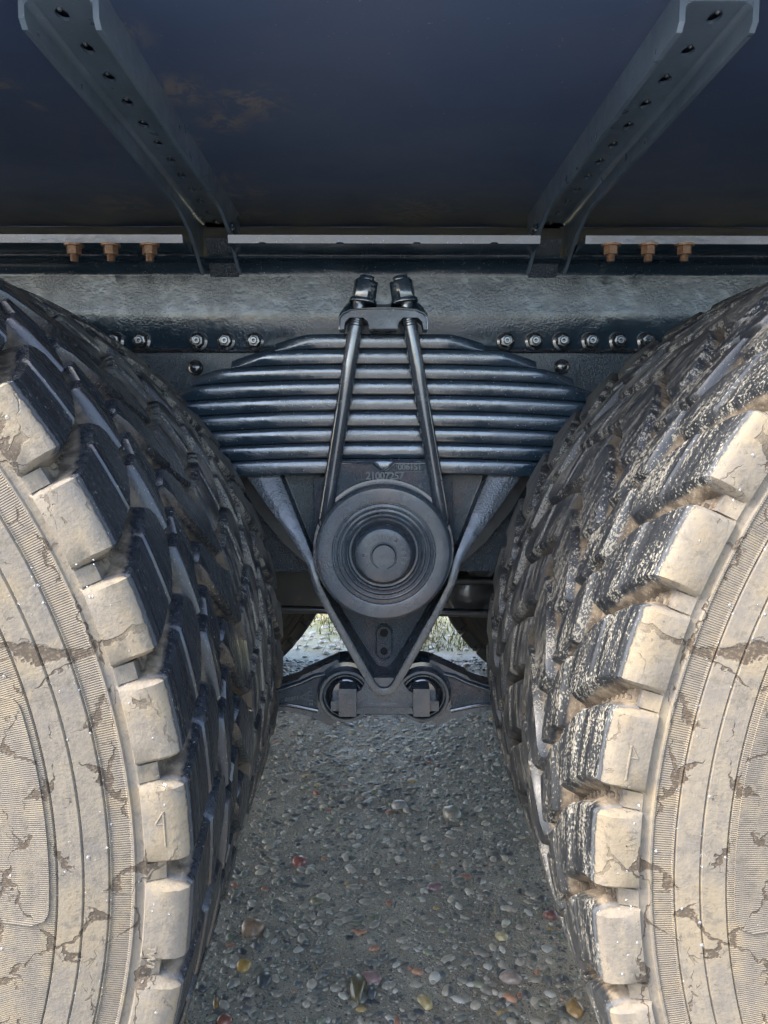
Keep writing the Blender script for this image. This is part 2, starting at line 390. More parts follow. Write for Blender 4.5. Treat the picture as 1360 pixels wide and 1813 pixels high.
stone(975, 1622, 26, 14, (.22, .10, .085), 'dull red stone beside the right tyre')
stone(382, 1778, 12, 20, (.34, .20, .07), 'small upright orange stone by the left tyre', .2)
stone(397, 1808, 30, 16, (.26, .11, .08), 'brick red stone at the very bottom edge')
stone(770, 1572, 34, 12, (.22, .15, .15), 'flat mauve stone in the middle of the gravel', .2)
stone(560, 1597, 24, 12, (.20, .19, .12), 'small olive pebble in the left half of the gravel')
# grass beyond
nb_ = 26000
gx = rng.uniform(-2.2, 2.2, nb_*3); gy = rng.uniform(2.4, 7, nb_*3)
pm2 = np.sin(gx*3.1+1.3)*np.cos(gy*2.3)+.6*np.sin(gx*7.7+gy*5.1)+rng.normal(0, .35, nb_*3) > .25
gx, gy = gx[pm2][:nb_], gy[pm2][:nb_]; nb_ = len(gx)
h = rng.uniform(.012, .045, nb_); a = rng.uniform(0, 2*PI, nb_); wd = .0022+.002*rng.random(nb_)
lean = rng.normal(0, .014, (nb_, 2))
V = np.zeros((nb_, 3, 3)); V[:, 0] = np.c_[gx-np.cos(a)*wd, gy-np.sin(a)*wd, np.zeros(nb_)-.002]
V[:, 1] = np.c_[gx+np.cos(a)*wd, gy+np.sin(a)*wd, np.zeros(nb_)-.002]; V[:, 2] = np.c_[gx+lean[:, 0], gy+lean[:, 1], h]
me = bpy.data.meshes.new('grass'); me.from_pydata(V.reshape(-1, 3).tolist(), [], np.arange(nb_*3).reshape(-1, 3).tolist())
k = NT('grass blade'); g = k.mix(k.ss(k.noise(k.pos(), 3, 3), .35, .65), (.12, .15, .03), (.26, .24, .09))
me['sm'] = 1
o = link('grass', me, k.fin(g, .6), None, 0); tag(o, 'short yellow green grass in patches beyond the truck', 'grass', kind='stuff')

# ------------------------------------------------------------------ the truck
truck = empty('truck', (0, 1.25, 0))
tag(truck, 'dark blue grey tipper truck seen side on between its twin rear tyres', 'truck')
class TP:      # parts are modelled in world coordinates
    pass
def part(bm, name, mat, parent=None, smooth=40):
    o = fin(bm, name, mat, None, smooth)
    put(o, parent or truck); return o
def put(o, parent):
    o.parent = parent
    bpy.context.view_layer.update() if False else None
    m = Matrix.Identity(4); q = parent
    while q is not None: m = Matrix.Translation(q.location) @ q.rotation_euler.to_matrix().to_4x4() @ m if False else (Matrix.LocRotScale(q.location, q.rotation_euler, q.scale) @ m); q = q.parent
    o.location = (m.inverted() @ Matrix.Translation(o.location)).to_translation()
    return o

# --- tyres
def prof_interp(prof, y=None): pass
CARC = [(.30, .060), (.31, .030), (.33, .016), (.36, .004), (.40, -.004), (.43, -.006), (.447, -.0052), (.4515, -.0048), (.4525, -.0030),
        (.4535, -.0048), (.462, -.0040), (.4690, -.0034), (.4700, -.0014), (.4712, -.0030), (.479, -.0018), (.4862, -.0006), (.4870, .0014), (.4882, .0000), (.4895, .0012),
        (.496, .0018), (.5015, .0026), (.5028, .0016), (.5042, .0016), (.5052, .0036), (.509, .0046), (.5115, .0040), (.5130, .0060), (.519, .0110), (.524, .018), (.527, .032)]
TW = .300
CARC = CARC+[(.5275, .06), (.528, .10), (.528, .15), (.528, .20), (.5275, .24)]+[(r, TW-y) for r, y in reversed(CARC)]
NP = 45; P_ = 2*PI/NP
def g_(v): return .068*(max(0, v)/.118)**1.8
# shoulder block path: (y, r_top, r_base, y_base)
PA = [(.0045, .5105, .505, .009), (.0005, .5120, .508, .012), (.0000, .5200, .512, .018), (.0005, .5290, .516, .024), (.0022, .5360, .520, .03), (.0060, .5408, .523, .03),
      (.0120, .5428, .524, .03), (.030, .5434, .525, .03), (.054, .5440, .525, .05), (.0612, .5440, .525, .0612), (.0625, .5442, .525, .0625), (.0634, .5460, .525, .0634), (.0650, .5465, .525, .065), (.080, .5468, .525, .08), (.092, .5468, .525, .09), (.104, .5467, .525, .104), (.112, .5466, .525, .112), (.1175, .5460, .525, .1175)]
def loft(path, s0, s1, name, flipy=False, bev=.0022, under=.004):
    """closed lug: for every path row, seven columns across the arc"""
    bmx = mb(); rows = []
    def P3(s, y, r):
        a = s/R0
        if flipy: y = TW-y
        return bmx.verts.new((r*math.cos(a), y, r*math.sin(a)))
    for i, (y, rt, rb, yb) in enumerate(path):
        a, b = s0(y, i), s1(y, i)
        first = i == 0 or i == len(path)-1
        sink = .0 if not first else .0
        m = (a+b)/2
        # outward direction mixes radial and sideways for the side face
        top = [(a+bev*.3, .65), (a+bev*1.4, 0), (a*.67+b*.33, 0), (a*.33+b*.67, 0), (b-bev*1.4, 0), (b-bev*.3, .65)]
        row = [P3(a-under, yb, rb)]
        for (s, sk) in top:
            t = sk*.16 + (.55 if first else 0)*.16
            row.append(P3(s, y+(yb-y)*t, rt+(rb-rt)*t))
        row.append(P3(b+under*(2.4 if name == 'shoulder' else 1), yb, rb)); rows.append(row)
    for A, B in zip(rows, rows[1:]):
        for j in range(len(A)-1): bmx.faces.new((A[j], A[j+1], B[j+1], B[j]))
    for R_, (y, rt, rb, yb) in ((rows[0], path[0]), (rows[-1], path[-1])):   # end skirts
        inner = R_ is rows[-1]
        ye = yb+(.003 if inner else 0)
        E = [R_[0]]+[P3(s, ye if inner else yb, rb) for s in [s0(y, 0 if not inner else len(path)-1)*(1-t)+s1(y, 0 if not inner else len(path)-1)*t for t in (0.02, .06, .33, .67, .94, .98)]]+[R_[-1]]
        for j in range(len(R_)-1):
            q = []
            for v in (R_[j], R_[j+1], E[j+1], E[j]):
                if v not in q: q.append(v)
            if len(q) > 2: bmx.faces.new(q)
    bmesh.ops.recalc_face_normals(bmx, faces=bmx.faces)
    me = bpy.data.meshes.new(name); bmx.to_mesh(me); bmx.free()
    for p in me.polygons: p.use_smooth = True
    me.set_sharp_from_angle(angle=math.radians(38)); me['sm'] = 1
    return me
PL = P_*R0
GW = .0135
def a0(y, i):
    w_ = GW/2*(1.15-.9*max(0, y)); e = 0
    if y > .092: e = .012*((y-.092)/.0255)**2*1.0
    return g_(y)+w_+e
def a1(y, i):
    w_ = GW/2*(1.15-.9*max(0, y)); e = 0
    if y > .084: e = .040*((y-.084)/.0335)**2.0
    return g_(y)+PL-w_-e-.0025
PB_ = [(.1255, .5452, .525, .1245), (.1275, .5462, .525, .127), (.140, .5464, .525, .14), (.145, .5450, .525, .145), (.150, .5450, .525, .15), (.155, .5462, .525, .155), (.172, .5464, .525, .172), (.1745, .5452, .525, .1755)]
def b0(y, i): return .004+.75*(y-.125)+(.014 if y > .152 else 0)
def b1(y, i): return .004+PL-.012+.45*(y-.125)+(.012 if y > .152 else 0)
PC_ = [(TW-y, a, b, TW-c) for y, a, b, c in reversed(PB_)]
def c0(y, i): return .040+.75*((TW-y)-.104)
def c1(y, i): return .040+PL-.011+.55*((TW-y)-.104)
BM = {'A': loft(PA, a0, a1, 'shoulder'), 'B': loft(PB_, b0, b1, 'centre'), 
      'D': loft(PA, lambda y, i: a0(y, i)+.030, lambda y, i: a1(y, i)+.030, 'shoulder', flipy=True)}
bmx = mb(); lathe_y(bmx, CARC, (0, 0), 288)
bmesh.ops.recalc_face_normals(bmx, faces=bmx.faces)
carc = bpy.data.meshes.new('carcass'); bmx.to_mesh(carc); bmx.free()
def ejectors(angs):
    b = mb()
    for a in angs:
        for side in (0, 1):
            for q in range(9):
                v = .016+q*.0085; s = g_(v)+(.030 if side else 0); y = TW-v if side else v
                hh, dv = (.0034, .0021)
                vs_ = []
                for (du, dy, dr) in [(u, w2, r) for u in (-.0017, .0017) for w2 in (-dv, dv) for r in (0, hh)]:
                    aa = a+(s+du)/R0; r = .5265+dr-.001+(-.004 if v < .02 else 0)
                    vs_.append(b.verts.new((r*math.cos(aa), y+dy, r*math.sin(aa))))
                for f in ((0, 1, 3, 2), (4, 6, 7, 5), (0, 4, 5, 1), (2, 3, 7, 6), (0, 2, 6, 4), (1, 5, 7, 3)): b.faces.new([vs_[i] for i in f])
            # pad at the outer end of the groove
            vs_ = []
            for (du, r, dy) in [(u, r, d) for u in (-.0075, .0055) for r in (.5115, .5245) for d in (0, 1)]:
                aa = a+(du+(.03 if side else 0))/R0; y = (.0035 if r < .52 else .0085) + (.012 if d_ else 0) if (d_ := dy) else (.0035 if r < .52 else .0085)
                if side: y = TW-y
                vs_.append(b.verts.new((r*math.cos(aa), y, r*math.sin(aa))))
            for f in ((0, 1, 3, 2), (4, 6, 7, 5), (0, 4, 5, 1), (2, 3, 7, 6), (0, 2, 6, 4), (1, 5, 7, 3)): b.faces.new([vs_[i] for i in f])
    bmesh.ops.recalc_face_normals(b, faces=b.faces)
    me = bpy.data.meshes.new('ejectors'); b.to_mesh(me); b.free(); me['sm'] = 1; return me
EJ = ejectors([i*P_ for i in range(NP)])
def rimmesh():
    b = mb(); lathe_y(b, [(.306, .055), (.312, .045), (.309, .040), (.298, .048), (.288, .06), (.284, .10), (.27, .16), (.20, .165), (.14, .15), (.13, .148), (.128, .10), (.10, .07), (.0, .068)], (0, 0), 72)
    for i in range(10):
        a = 2*PI*i/10; lathe_y(b, [(.016, .16), (.016, .135), (.010, .130), (.0, .130)], (.1675*math.cos(a), .1675*math.sin(a)), 6)
    bmesh.ops.recalc_face_normals(b, faces=b.faces)
    me = bpy.data.meshes.new('rim'); b.to_mesh(me); b.free(); return me
RIM = rimmesh(); RIM.materials.append(paint('rim paint', (.30, .30, .29), .45, .2, 0, dust=.6))
def merged(keys, skip, rot):
    """all blocks not built one by one, joined"""
    V, Fc, n = [], [], 0
    for key in keys:
        me = BM[key]; co = [v.co for v in me.vertices]; fs = [tuple(p.vertices) for p in me.polygons]
        for i in range(NP):
            if (key, i) in skip: continue
            m = Matrix.Rotation(-(i*P_+rot), 3, 'Y')
            V += [tuple(m @ c_) for c_ in co]; Fc += [tuple(j+n for j in f) for f in fs]; n += len(co)
    me = bpy.data.meshes.new('blocks'); me.from_pydata(V, [], Fc); return me
def tyre(cx, y0, mat, rot, individual, lab, sc=1., keys='ABD', rim=True, dshow='ABD'):
    me = carc.copy(); me.materials.clear(); me.materials.append(mat)
    t = link('tyre', me, None, truck, 30); t.location = (cx, y0-1.25, CZ); t['label'] = lab
    done = set()
    t.scale = (sc, .95, sc)
    if individual:
        ms = {}
        for key in dshow:
            m2 = BM[key].copy(); m2.materials.append(mat); ms[key] = m2
        for i in range(NP):
            for key in dshow:
                a = i*P_+rot+PL*.6/R0
                v = {'A': .05, 'B': .15, 'D': .25}[key]
                q = Vector((cx+R0*math.cos(a), y0+v, CZ+R0*math.sin(a)))
                loc = RM.transposed() @ (q-CAM)
                if loc.z > -.05: continue
                px, py = 680+F*loc.x/-loc.z, 906.5-F*loc.y/-loc.z
                # the tread normal must look towards the gap between the axles
                if not (-60 < px < 1420 and -60 < py < 1880): continue
                nx = math.cos(a); tocam = (CAM-q)
                nrm = Vector((math.cos(a), 0, math.sin(a)))
                if key != 'A' and nrm.dot(tocam.normalized()) < -.12: continue
                if key == 'A' and nrm.dot(tocam.normalized()) < -.75: continue
                b = bpy.data.objects.new('tread_block', ms[key]); C.objects.link(b); b.parent = t
                b.rotation_euler = (0, -(i*P_+rot), 0)
                done.add((key, i))
    m3 = merged(keys, done, rot); m3.materials.append(mat)
    o = link('tread_pattern', m3, None, t, 38); o['kind'] = 'stuff'
    ej = EJ.copy(); ej.materials.append(mat)
    e = bpy.data.objects.new('stone_ejectors', ej); C.objects.link(e); e.parent = t; e.rotation_euler = (0, -rot, 0); e['kind'] = 'stuff'
    if rim:
        r = link('wheel_rim', RIM, None, t, 30)
    return t, len(done)
TG = .312
def phase(px, py, sg):
    q = W(px, py, .004); a = math.atan2(q.z-CZ, q.x-sg*WB); return a % P_
tyres = {}
tot = 0
for (nm, cx, y0, flip, sand, drop, ind, lab, sk, show, rot) in (
    ('OL', -WB, 0, False, .10, .8, True, 'near left tyre, tan mud on its side and clean black tread', 1., 'ABD', phase(258, 1368, -1)),
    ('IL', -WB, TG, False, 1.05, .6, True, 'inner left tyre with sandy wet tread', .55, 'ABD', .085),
    ('OR', WB, 0, True, .62, .6, True, 'near right tyre, tan mud on its side and sand streaks on its tread', 1., 'ABD', phase(1165, 1248, 1)),
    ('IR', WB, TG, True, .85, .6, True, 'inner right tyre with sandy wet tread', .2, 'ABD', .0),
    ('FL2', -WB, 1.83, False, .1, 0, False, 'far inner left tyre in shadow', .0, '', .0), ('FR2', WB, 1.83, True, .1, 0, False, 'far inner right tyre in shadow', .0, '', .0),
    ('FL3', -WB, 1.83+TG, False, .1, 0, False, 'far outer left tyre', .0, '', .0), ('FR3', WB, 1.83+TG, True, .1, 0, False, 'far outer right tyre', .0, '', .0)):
    inner = nm in ('IL', 'IR')
    mt = tyre_mat('tyre '+nm, cx, y0, CZ-(.007 if inner else 0), flip, sand, drop, .986 if inner else 1., sidek=sk)
    t, n = tyre(cx, y0, mt, rot, ind, lab, .986 if inner else 1., dshow=show)
    if inner: t.location.z -= .007
    tyres[nm] = t; tot += n; print('blocks', nm, n)
# --- marks on the near tyres: half arrows and wear letters, water drops, raised panels
def side_point(r, th, lift=0.):
    y = np.interp(r, [a for a, b in CARC[:30]], [b for a, b in CARC[:30]]); return Vector((r*math.cos(th), float(y)-lift, r*math.sin(th)))
def face_frame(th):     # right, up of a reader outside (camera side) with up = radial
    return Vector((math.cos(th), 0, math.sin(th)))
for nm, left in (('OL', True), ('OR', False)):
    t = tyres[nm]; mt = t.data.materials[0]
    cx = t.location.x
    def ang_of(px, py):
        q = W(px, py, .0); return math.atan2(q.z-CZ, q.x-cx)
    arrows = ((270, 1470), (80, 905), (250, 1330)) if left else ((1118, 1352), (1290, 790), (1180, 1160))
    twis = ((232, 1692),) if left else ((1124, 1488),)
    for (px, py) in arrows[:1] if left else arrows[:1]:
        a = ang_of(px, py); rad = face_frame(a); tan = Vector((-rad.z, 0, rad.x))*(1 if left else -1)
        o = rad*.5265; up = tan; b = mb()
        # a half arrow: stem and one barb, raised
        for (p0, p1, wd_) in (((0, -.012), (0, .013), .0008), ((0, .013), (-.006, .004), .0008), ((-.006, .004), (0, .004), .0006)):
            q0 = o+rad*p0[0]*(1)+up*p0[1]; q1 = o+rad*p1[0]+up*p1[1]
            q0.y = q1.y = .0002; tube(b, (q0, q1), wd_, 6)
        x = fin(b, 'arrow_mark', mt, t)
    for (px, py) in twis:
        a = ang_of(px, py); rad = face_frame(a); tan = Vector((-rad.z, 0, rad.x))*(1 if left else -1)
        b = mb(); sgn = -1 if left else 1
        for j, ch in enumerate('TWI'):
            q = rad*.5185+tan*(j-1)*.0065*sgn; q.y = .0004
            # read along the circumference, facing the camera side (-Y)
            right = tan*sgn; upv = right.cross(Vector((0, -1, 0)))*-1
            letter(b, ch, q, right, upv, .009, .0006)
        fin(b, 'wear_lettering', mt, t)
    b = mb()
    v, f = ico(1)
    lo, hi = (-1.35, .75) if left else (PI-.75, PI+1.35)
    for i in range(260):
        r = random.choice((random.uniform(.415, .51), random.uniform(.515, .53), random.gauss(.4705, .002), random.gauss(.487, .002))); a = random.uniform(lo, hi)
        if r > .511: q = Vector((r*math.cos(a), .0003, r*math.sin(a)))
        else: q = side_point(min(r, .511), a)
        s = .0005+.0009*random.random()**3
        V_ = [b.verts.new(q+Vector((x_[0]*s*1.1, x_[1]*s*.55, x_[2]*s*1.2))) for x_ in v]
        for g in f: b.faces.new([V_[j] for j in g])
    o = fin(b, 'water_drops', M['water'], t, 180); o['kind'] = 'stuff'
    b = mb()       # raised hatched panels low on the side
    for (r0, r1, t0, t1) in ((.385, .4475, -.98, -.52), (.392, .440, -.46, -.30), (.385, .4475, -.10, .28)) if left else ((.385, .4475, PI+.50, PI+.98), (.392, .440, PI+.27, PI+.42), (.385, .4475, PI-.30, PI+.12)):
        n = 40; inn, outr = [], []
        for i in range(n+1):
            a = t0+(t1-t0)*i/n; m_ = min(i, n-i)/3.
            sh = .012*(1-math.sqrt(max(0, 1-(1-min(1, m_))**2)))
            for lst, r in ((inn, r0+sh), (outr, r1-sh)):
                lst.append((b.verts.new(side_point(r, a, -.001)), b.verts.new(side_point(r*.998+.0008, a, .0013))))
        for i in range(n):
            A, B, E, G = inn[i], inn[i+1], outr[i], outr[i+1]
            b.faces.new((A[1], B[1], G[1], E[1])); b.faces.new((A[0], B[0], B[1], A[1])); b.faces.new((E[0], G[0], G[1], E[1]))
        b.faces.new((inn[0][0], inn[0][1], outr[0][1], outr[0][0])); b.faces.new((inn[n][0], inn[n][1], outr[n][1], outr[n][0]))
    fin(b, 'raised_panel', mt, t, 30)
print('tread blocks', tot)

# --- body: floor, skirts, side walls
ZF = 1.206
b = mb(); box(b, -2.6, 2.6, -.03, 2.53, ZF, ZF+.006)
body = part(b, 'cargo_body', M['floor'])
b = mb()
for y in (-.036, 2.53): box(b, -2.6, 2.6, y, y+.006, ZF-.0, ZF+.5)
part(b, 'side_wall', M['floor'], body)
# fold of the floor where it meets the subframe
q = WZ(680, 402, ZF)
b = mb(); tube(b, [(x*.05, q.y, ZF+.0004+.0006*math.sin(x*1.7)) for x in range(-52, 53)], .0016, 6); part(b, 'floor_seam', M['floor'], body)

# --- channel cross bearers
def bearer(sg):
    x0, x1 = .3075, .241        # outer, inner flange
    T = .005; yn, yf = .160, .800
    ch = mb()
    # web with holes
    ys = [.185+.0562*k_ for k_ in range(12)]
    zw = ZF-.012
    hx = .281
    edges = [yn]+[(a_+b_)/2 for a_, b_ in zip(ys, ys[1:])]
    edges = [yn]+edges[1:]+[ys[-1]+.028]
    for i, yc in enumerate(ys):
        ya, yb = edges[i], edges[i+1]; n = 16; inn, outr = [], []
        for j in range(n):
            a = 2*PI*(j+.5)/n; dx, dy = math.cos(a), math.sin(a)
            tx = ((x0-T-hx) if dx > 0 else (hx-x1-T))/abs(dx); ty = ((yb-yc) if dy > 0 else (yc-ya))/abs(dy)
            t_ = min(tx, ty)
            for lst, s in ((inn, None), (outr, t_)):
                px_ = hx+dx*(.0056 if s is None else s); py_ = yc+dy*(.0098 if s is None else s)
                lst.append((ch.verts.new((sg*px_, py_, zw)), ch.verts.new((sg*px_, py_, zw+.003))))
        # corners
        cs = [(x0-T, yb), (x1+T, yb), (x1+T, ya), (x0-T, ya)]
        cv = [ch.verts.new((sg*c_[0], c_[1], zw)) for c_ in cs]
        for j in range(n):
            j2 = (j+1) % n
            ch.faces.new((inn[j][0], inn[j2][0], outr[j2][0], outr[j][0])); ch.faces.new((inn[j][0], inn[j2][0], inn[j2][1], inn[j][1]))
        for ci, c_ in enumerate(cs):
            ac = math.atan2(c_[1]-yc, c_[0]-hx) % (2*PI); j = int((ac/(2*PI))*n-.5) % n
            ch.faces.new((outr[j][0], outr[(j+1) % n][0], cv[ci]))
    xa, xb = x0-T, x1+T
    vs_ = [ch.verts.new((sg*x_, y_, zw)) for x_, y_ in ((xa, edges[-1]), (xb, edges[-1]), (xb, yf), (xa, yf))]; ch.faces.new(vs_)
    web = part(ch, 'cross_bearer', M['paintb'])
    for (x_, inner) in ((x0, False), (x1, True)):
        f = mb(); s_ = 1 if inner else -1
        zn = 1.172; kink = .63 if inner else .60
        out_ = [(yn, ZF), (yn, zn+.006), (yn+.006, zn), (.63, zn), (.66, zn-.003), (.72, 1.154), (.7995, 1.108), (.7995, ZF)]
        A = [f.verts.new((sg*x_, y_, z_)) for y_, z_ in out_]; B = [f.verts.new((sg*(x_+s_*T), y_, z_)) for y_, z_ in out_]
        f.faces.new(A); f.faces.new(B[::-1])
        for i in range(len(A)): f.faces.new((A[i], B[i], B[(i+1) % len(A)], A[(i+1) % len(A)]))
        bevel(f, .0016, 2)
        part(f, 'flange', M['paintb'], web)
    # rolled end and inside radii
    f = mb()
    for x_ in (x0-T, x1+T):
        s_ = -1 if x_ > .27 else 1
        pr = [(x_-s_*.0012, zw-.0080), (x_+s_*.0005, zw-.0040), (x_+s_*.0024, zw-.0016), (x_+s_*.006, zw-.0003), (x_-s_*.0012, zw+.0017)]
        A = [f.verts.new((sg*px_, yn+.001, z_)) for px_, z_ in pr]; B = [f.verts.new((sg*px_, .8, z_)) for px_, z_ in pr]
        for i in range(len(A)): f.faces.new((A[i], B[i], B[(i+1) % len(A)], A[(i+1) % len(A)]))
        f.faces.new(A); f.faces.new(B)
    part(f, 'bend_radius', M['paintb'], web)
    f = mb(); box(f, sg*(x1+T) if sg < 0 else x1+T, sg*(x0-T) if sg < 0 else x0-T, yn-.001, yn+.004, ZF-.006, ZF) if False else box(f, min(sg*(x1+T), sg*(x0-T)), max(sg*(x1+T), sg*(x0-T)), yn-.0005, yn+.004, zw-.0004, zw+.0055)
    part(f, 'end_lip', M['paintb'], web)
    f = mb()
    v_, f_ = ico(2)
    for yc in ys:
        c_ = Vector((sg*(hx-.002), yc-.0110, zw-.001))
        V_ = [f.verts.new(c_+Vector(x_)*.0022) for x_ in v_]
        for g in f_: f.faces.new([V_[j] for j in g])
    part(f, 'paint_drips', M['drip'], web, 180)['kind'] = 'stuff'
    # welded foot on the rail
    f = mb(); xs = sorted((sg*.232, sg*.300))
    pts = [(.7995, 1.160), (.768, 1.160), (.772, 1.148), (.784, 1.130), (.7995, 1.104)]
    A = [f.verts.new((sg*.244, y_, z_)) for y_, z_ in pts]; B = [f.verts.new((sg*.292, y_, z_)) for y_, z_ in pts]
    f.faces.new(A); f.faces.new(B[::-1])
    for i in range(len(A)): f.faces.new((A[i], B[i], B[(i+1) % len(A)], A[(i+1) % len(A)]))
    bevel(f, .002, 2)
    part(f, 'weld_foot', M['rough'], web)
    f = mb(); n = 60
    pts = [Vector((sg*(x1-.001+.0012*math.sin(i*1.9)), .712+.088*i/n, 1.166-.002*i/n-.03*max(0, (i-30)/30)**1.5+.0015*math.sin(i*2.3))) for i in range(n+1)]
    tube(f, pts, [.0032+.0012*math.sin(i*1.3) for i in range(n+1)], 8); part(f, 'weld_bead', M['paint'], web)
    return web
M['paintb'] = paint('bearer paint', (.095, .135, .185), .34, .2, 0, dust=.14, specks=.3)
bearer(-1); bearer(1)

# --- frame rail
b = mb()
YW = .80; zt = W(680, 455, .77).z
pr = [(.96, zt+.0003), (YW-.030, zt+.0003), (YW-.0303, zt-.0020), (YW-.0280, zt-.0030)]+[(YW-.026+.026*math.sin(a), zt-.0032-.022*(1-math.cos(a))) for a in [PI/2*i/12 for i in range(0, 13)]]+[(YW, 1.05), (YW, .992), (YW+.004, .9855), (YW+.03, .9855), (.96, .9855)]
A = [[b.verts.new((x, y_, z_)) for y_, z_ in pr] for x in np.linspace(-2.5, 2.5, 3)]
for r0_, r1_ in zip(A, A[1:]):
    for i in range(len(pr)-1): b.faces.new((r0_[i], r0_[i+1], r1_[i+1], r1_[i]))
rail = part(b, 'frame_rail', M['rail'], smooth=50)
# subframe angle on top of the rail
zf = W(680, 421, .70).z
for xa, xb in ((-.2395, .2395), (-2.5, -.309), (.309, 2.5)):
    b = mb()
    for v in box(b, xa, xb, .685, .97, zt+.0006, zt+.0125):
        if v.co.y < .7 and v.co.z < zt+.005: v.co.y += .0019       # edge face slanted back underneath, shaped to mirror the low bright sky
    bevel(b, .0018, 2)
    o = part(b, 'subframe_flange', M['paint'])
    if xa > -.3 and xb < .3: sub = o
    else: o['label'] = 'flange beside the rear wheels'
zu = zt+.0006
for px in (465, 602, 738, 875):          # plug holes under the flange
    q = WZ(px, 431, zu); b = mb()
    bmesh.ops.create_cone(b, cap_ends=True, segments=20, radius1=.0075, radius2=.0060, depth=.003, matrix=Matrix.Translation((q.x, q.y, zu-.001)))
    part(b, 'rivet', M['paint'], sub)
def hexbolt_down(px, py):
    q = WZ(px, py, zu); b = mb(); T_ = Matrix.Translation
    bmesh.ops.create_cone(b, cap_ends=True, segments=28, radius1=.0145, radius2=.0150, depth=.003, matrix=T_((q.x, q.y, zu-.0015)))
    hx_ = mb(); bmesh.ops.create_cone(b, cap_ends=True, segments=6, radius1=.0112, radius2=.0112, depth=.0125, matrix=T_((q.x, q.y, zu-.0093)) @ Matrix.Rotation(PI/6+.1*random.random(), 4, 'Z'))
    for j in range(5): bmesh.ops.create_cone(b, cap_ends=True, segments=16, radius1=.0054, radius2=.0064, depth=.0016, matrix=T_((q.x, q.y, zu-.0165-.0020*j)))
    bmesh.ops.create_cone(b, cap_ends=True, segments=16, radius1=.0053, radius2=.0053, depth=.010, matrix=T_((q.x, q.y, zu-.0205)))
    hx_.free(); o = part(b, 'hanging_bolt', M['copper'], sub, 30)
for px in (131, 196, 265, 1082, 1148, 1212): hexbolt_down(px, 433)
def nut(px, py, y, par, r=.0155, stud=True):
    q = W(px, py, y-.006); b = mb(); c_ = (q.x, q.z); a = random.random()
    lathe_y(b, [(.0, y+.001), (r, y+.001), (r, y-.0030), (r*.97, y-.0040), (r*.80, y-.0052), (r*.70, y-.0058)], c_, 28)
    lathe_y(b, [(r*.74, y-.005), (r*.74, y-.0135), (r*.62, y-.0155), (r*.40, y-.0158)], c_, 6, a, a+2*PI)
    lathe_y(b, [(r*.40, y-.014), (r*.40, y-.0195), (r*.33, y-.0205), (r*.18, y-.0205), (r*.12, y-.017), (0, y-.0165)], c_, 16)
    part(b, 'flange_nut', M['nut'], par, 35)
M['nut'] = paint('nut paint', (.018, .022, .027), .2, .1, 0, dust=.1)
for px in (203, 250, 351, 400, 451, 896, 946, 995, 1046, 1095, 1145): nut(px, 604, YW, rail)
nut(1194, 603, YW+.006, rail, .013)
# lower web plate and round cornered gussets
b = mb(); box(b, -2.5, 2.5, .812, .90, .60, .9846); hanger = part(b, 'hanger_plate', M['rough'])
b = mb(); tube(b, [(-2.5, .8055, .9838), (2.5, .8055, .9838)], .0035, 8); part(b, 'seam_sealant', M['nut'], hanger)
for pts, bolt in (([(860, 628), (985, 630), (1003, 634), (1015, 645), (1020, 662), (1020, 700), (860, 700)], (995, 649)), ([(500, 628), (365, 631), (345, 636), (333, 648), (329, 664), (329, 700), (500, 700)], (346, 651))):
    b = mb(); prism(b, [(W(px, py, .80).x, W(px, py, .80).z) for px, py in pts], .800, .8125); bevel(b, .0025, 2)
    g = part(b, 'gusset', M['rough']); q = W(*bolt, .795); b = mb()
    lathe_y(b, [(.0130, .801), (.0132, .796), (.0115, .791), (.007, .788), (.0022, .787), (.002, .785), (0, .785)], (q.x, q.z), 24); part(b, 'dome_bolt', M['nut'], g)

# --- leaf spring
YS0, YS1 = .682, .775
ys_img = [590, 617.5, 645, 672, 699.5, 727.5, 756, 784, 811.5, 840]
# tips
ends = [(484, 860), (405, 955), (331, 1022), (290, 1078), (250, 1110), (215, 1145), (170, 1190), (130, 1230), (70, 1290)]
sp = empty('leaf_spring', (0, YS0, .9)); sp.parent = truck; sp.location = (0, YS0-1.25, .9)
for i in range(9):
    zt_, zb_ = W(680, ys_img[i], YS0).z-.0006, W(680, ys_img[i+1], YS0).z+.0006
    xl, xr = W(ends[i][0], 600, YS0).x, W(ends[i][1], 600, YS0).x
    b = mb(); n = 56
    xs = np.linspace(xl, xr, n+1)
    xs = np.concatenate([xl+np.array([0, .001]), np.linspace(xl+.006, xr-.006, n-3), xr-np.array([.001, 0])])
    rows = []
    hh = zt_-zb_
    for x in xs:
        sag = -.16*max(0, abs(x)-.06)**2 - .0
        dl = min(x-xl, xr-x)          # distance to the tip
        k1 = max(0, 1-dl/.060)        # the trimmed tip: the front corner is cut off obliquely
        yf = YS0+.018*k1**1.2; tz = hh*(1-.5*max(0, 1-dl/.055)**1.3)
        rr_ = min(.0075, tz*.45)
        prf = []
        for a in np.linspace(0, PI/2, 5): prf.append((yf+rr_-rr_*math.cos(a)*1.0 if False else yf+rr_*(1-math.cos(PI/2-a)) , tz-rr_*(1-math.sin(PI/2-a))))
        # top front rounding from the top (a=0) to the face
        prf = [(yf+.0032*k1*math.cos(a)+.0045*(1-.8*k1)*(1-abs(math.sin(a))), tz/2+tz/2*math.cos(a)) for a in np.linspace(0.02, PI-.02, 15)]
        prf = [(YS1, tz)]+prf+[(YS1, 0)]
        rows.append([b.verts.new((x, y_, zb_+sag+z_)) for y_, z_ in prf])
    for r0_, r1_ in zip(rows, rows[1:]):
        for j in range(len(r0_)): b.faces.new((r0_[j], r0_[(j+1) % len(r0_)], r1_[(j+1) % len(r0_)], r1_[j]))
    b.faces.new(rows[0]); b.faces.new(rows[-1][::-1])
    part(b, 'leaf', M['leaf'], sp, 35)
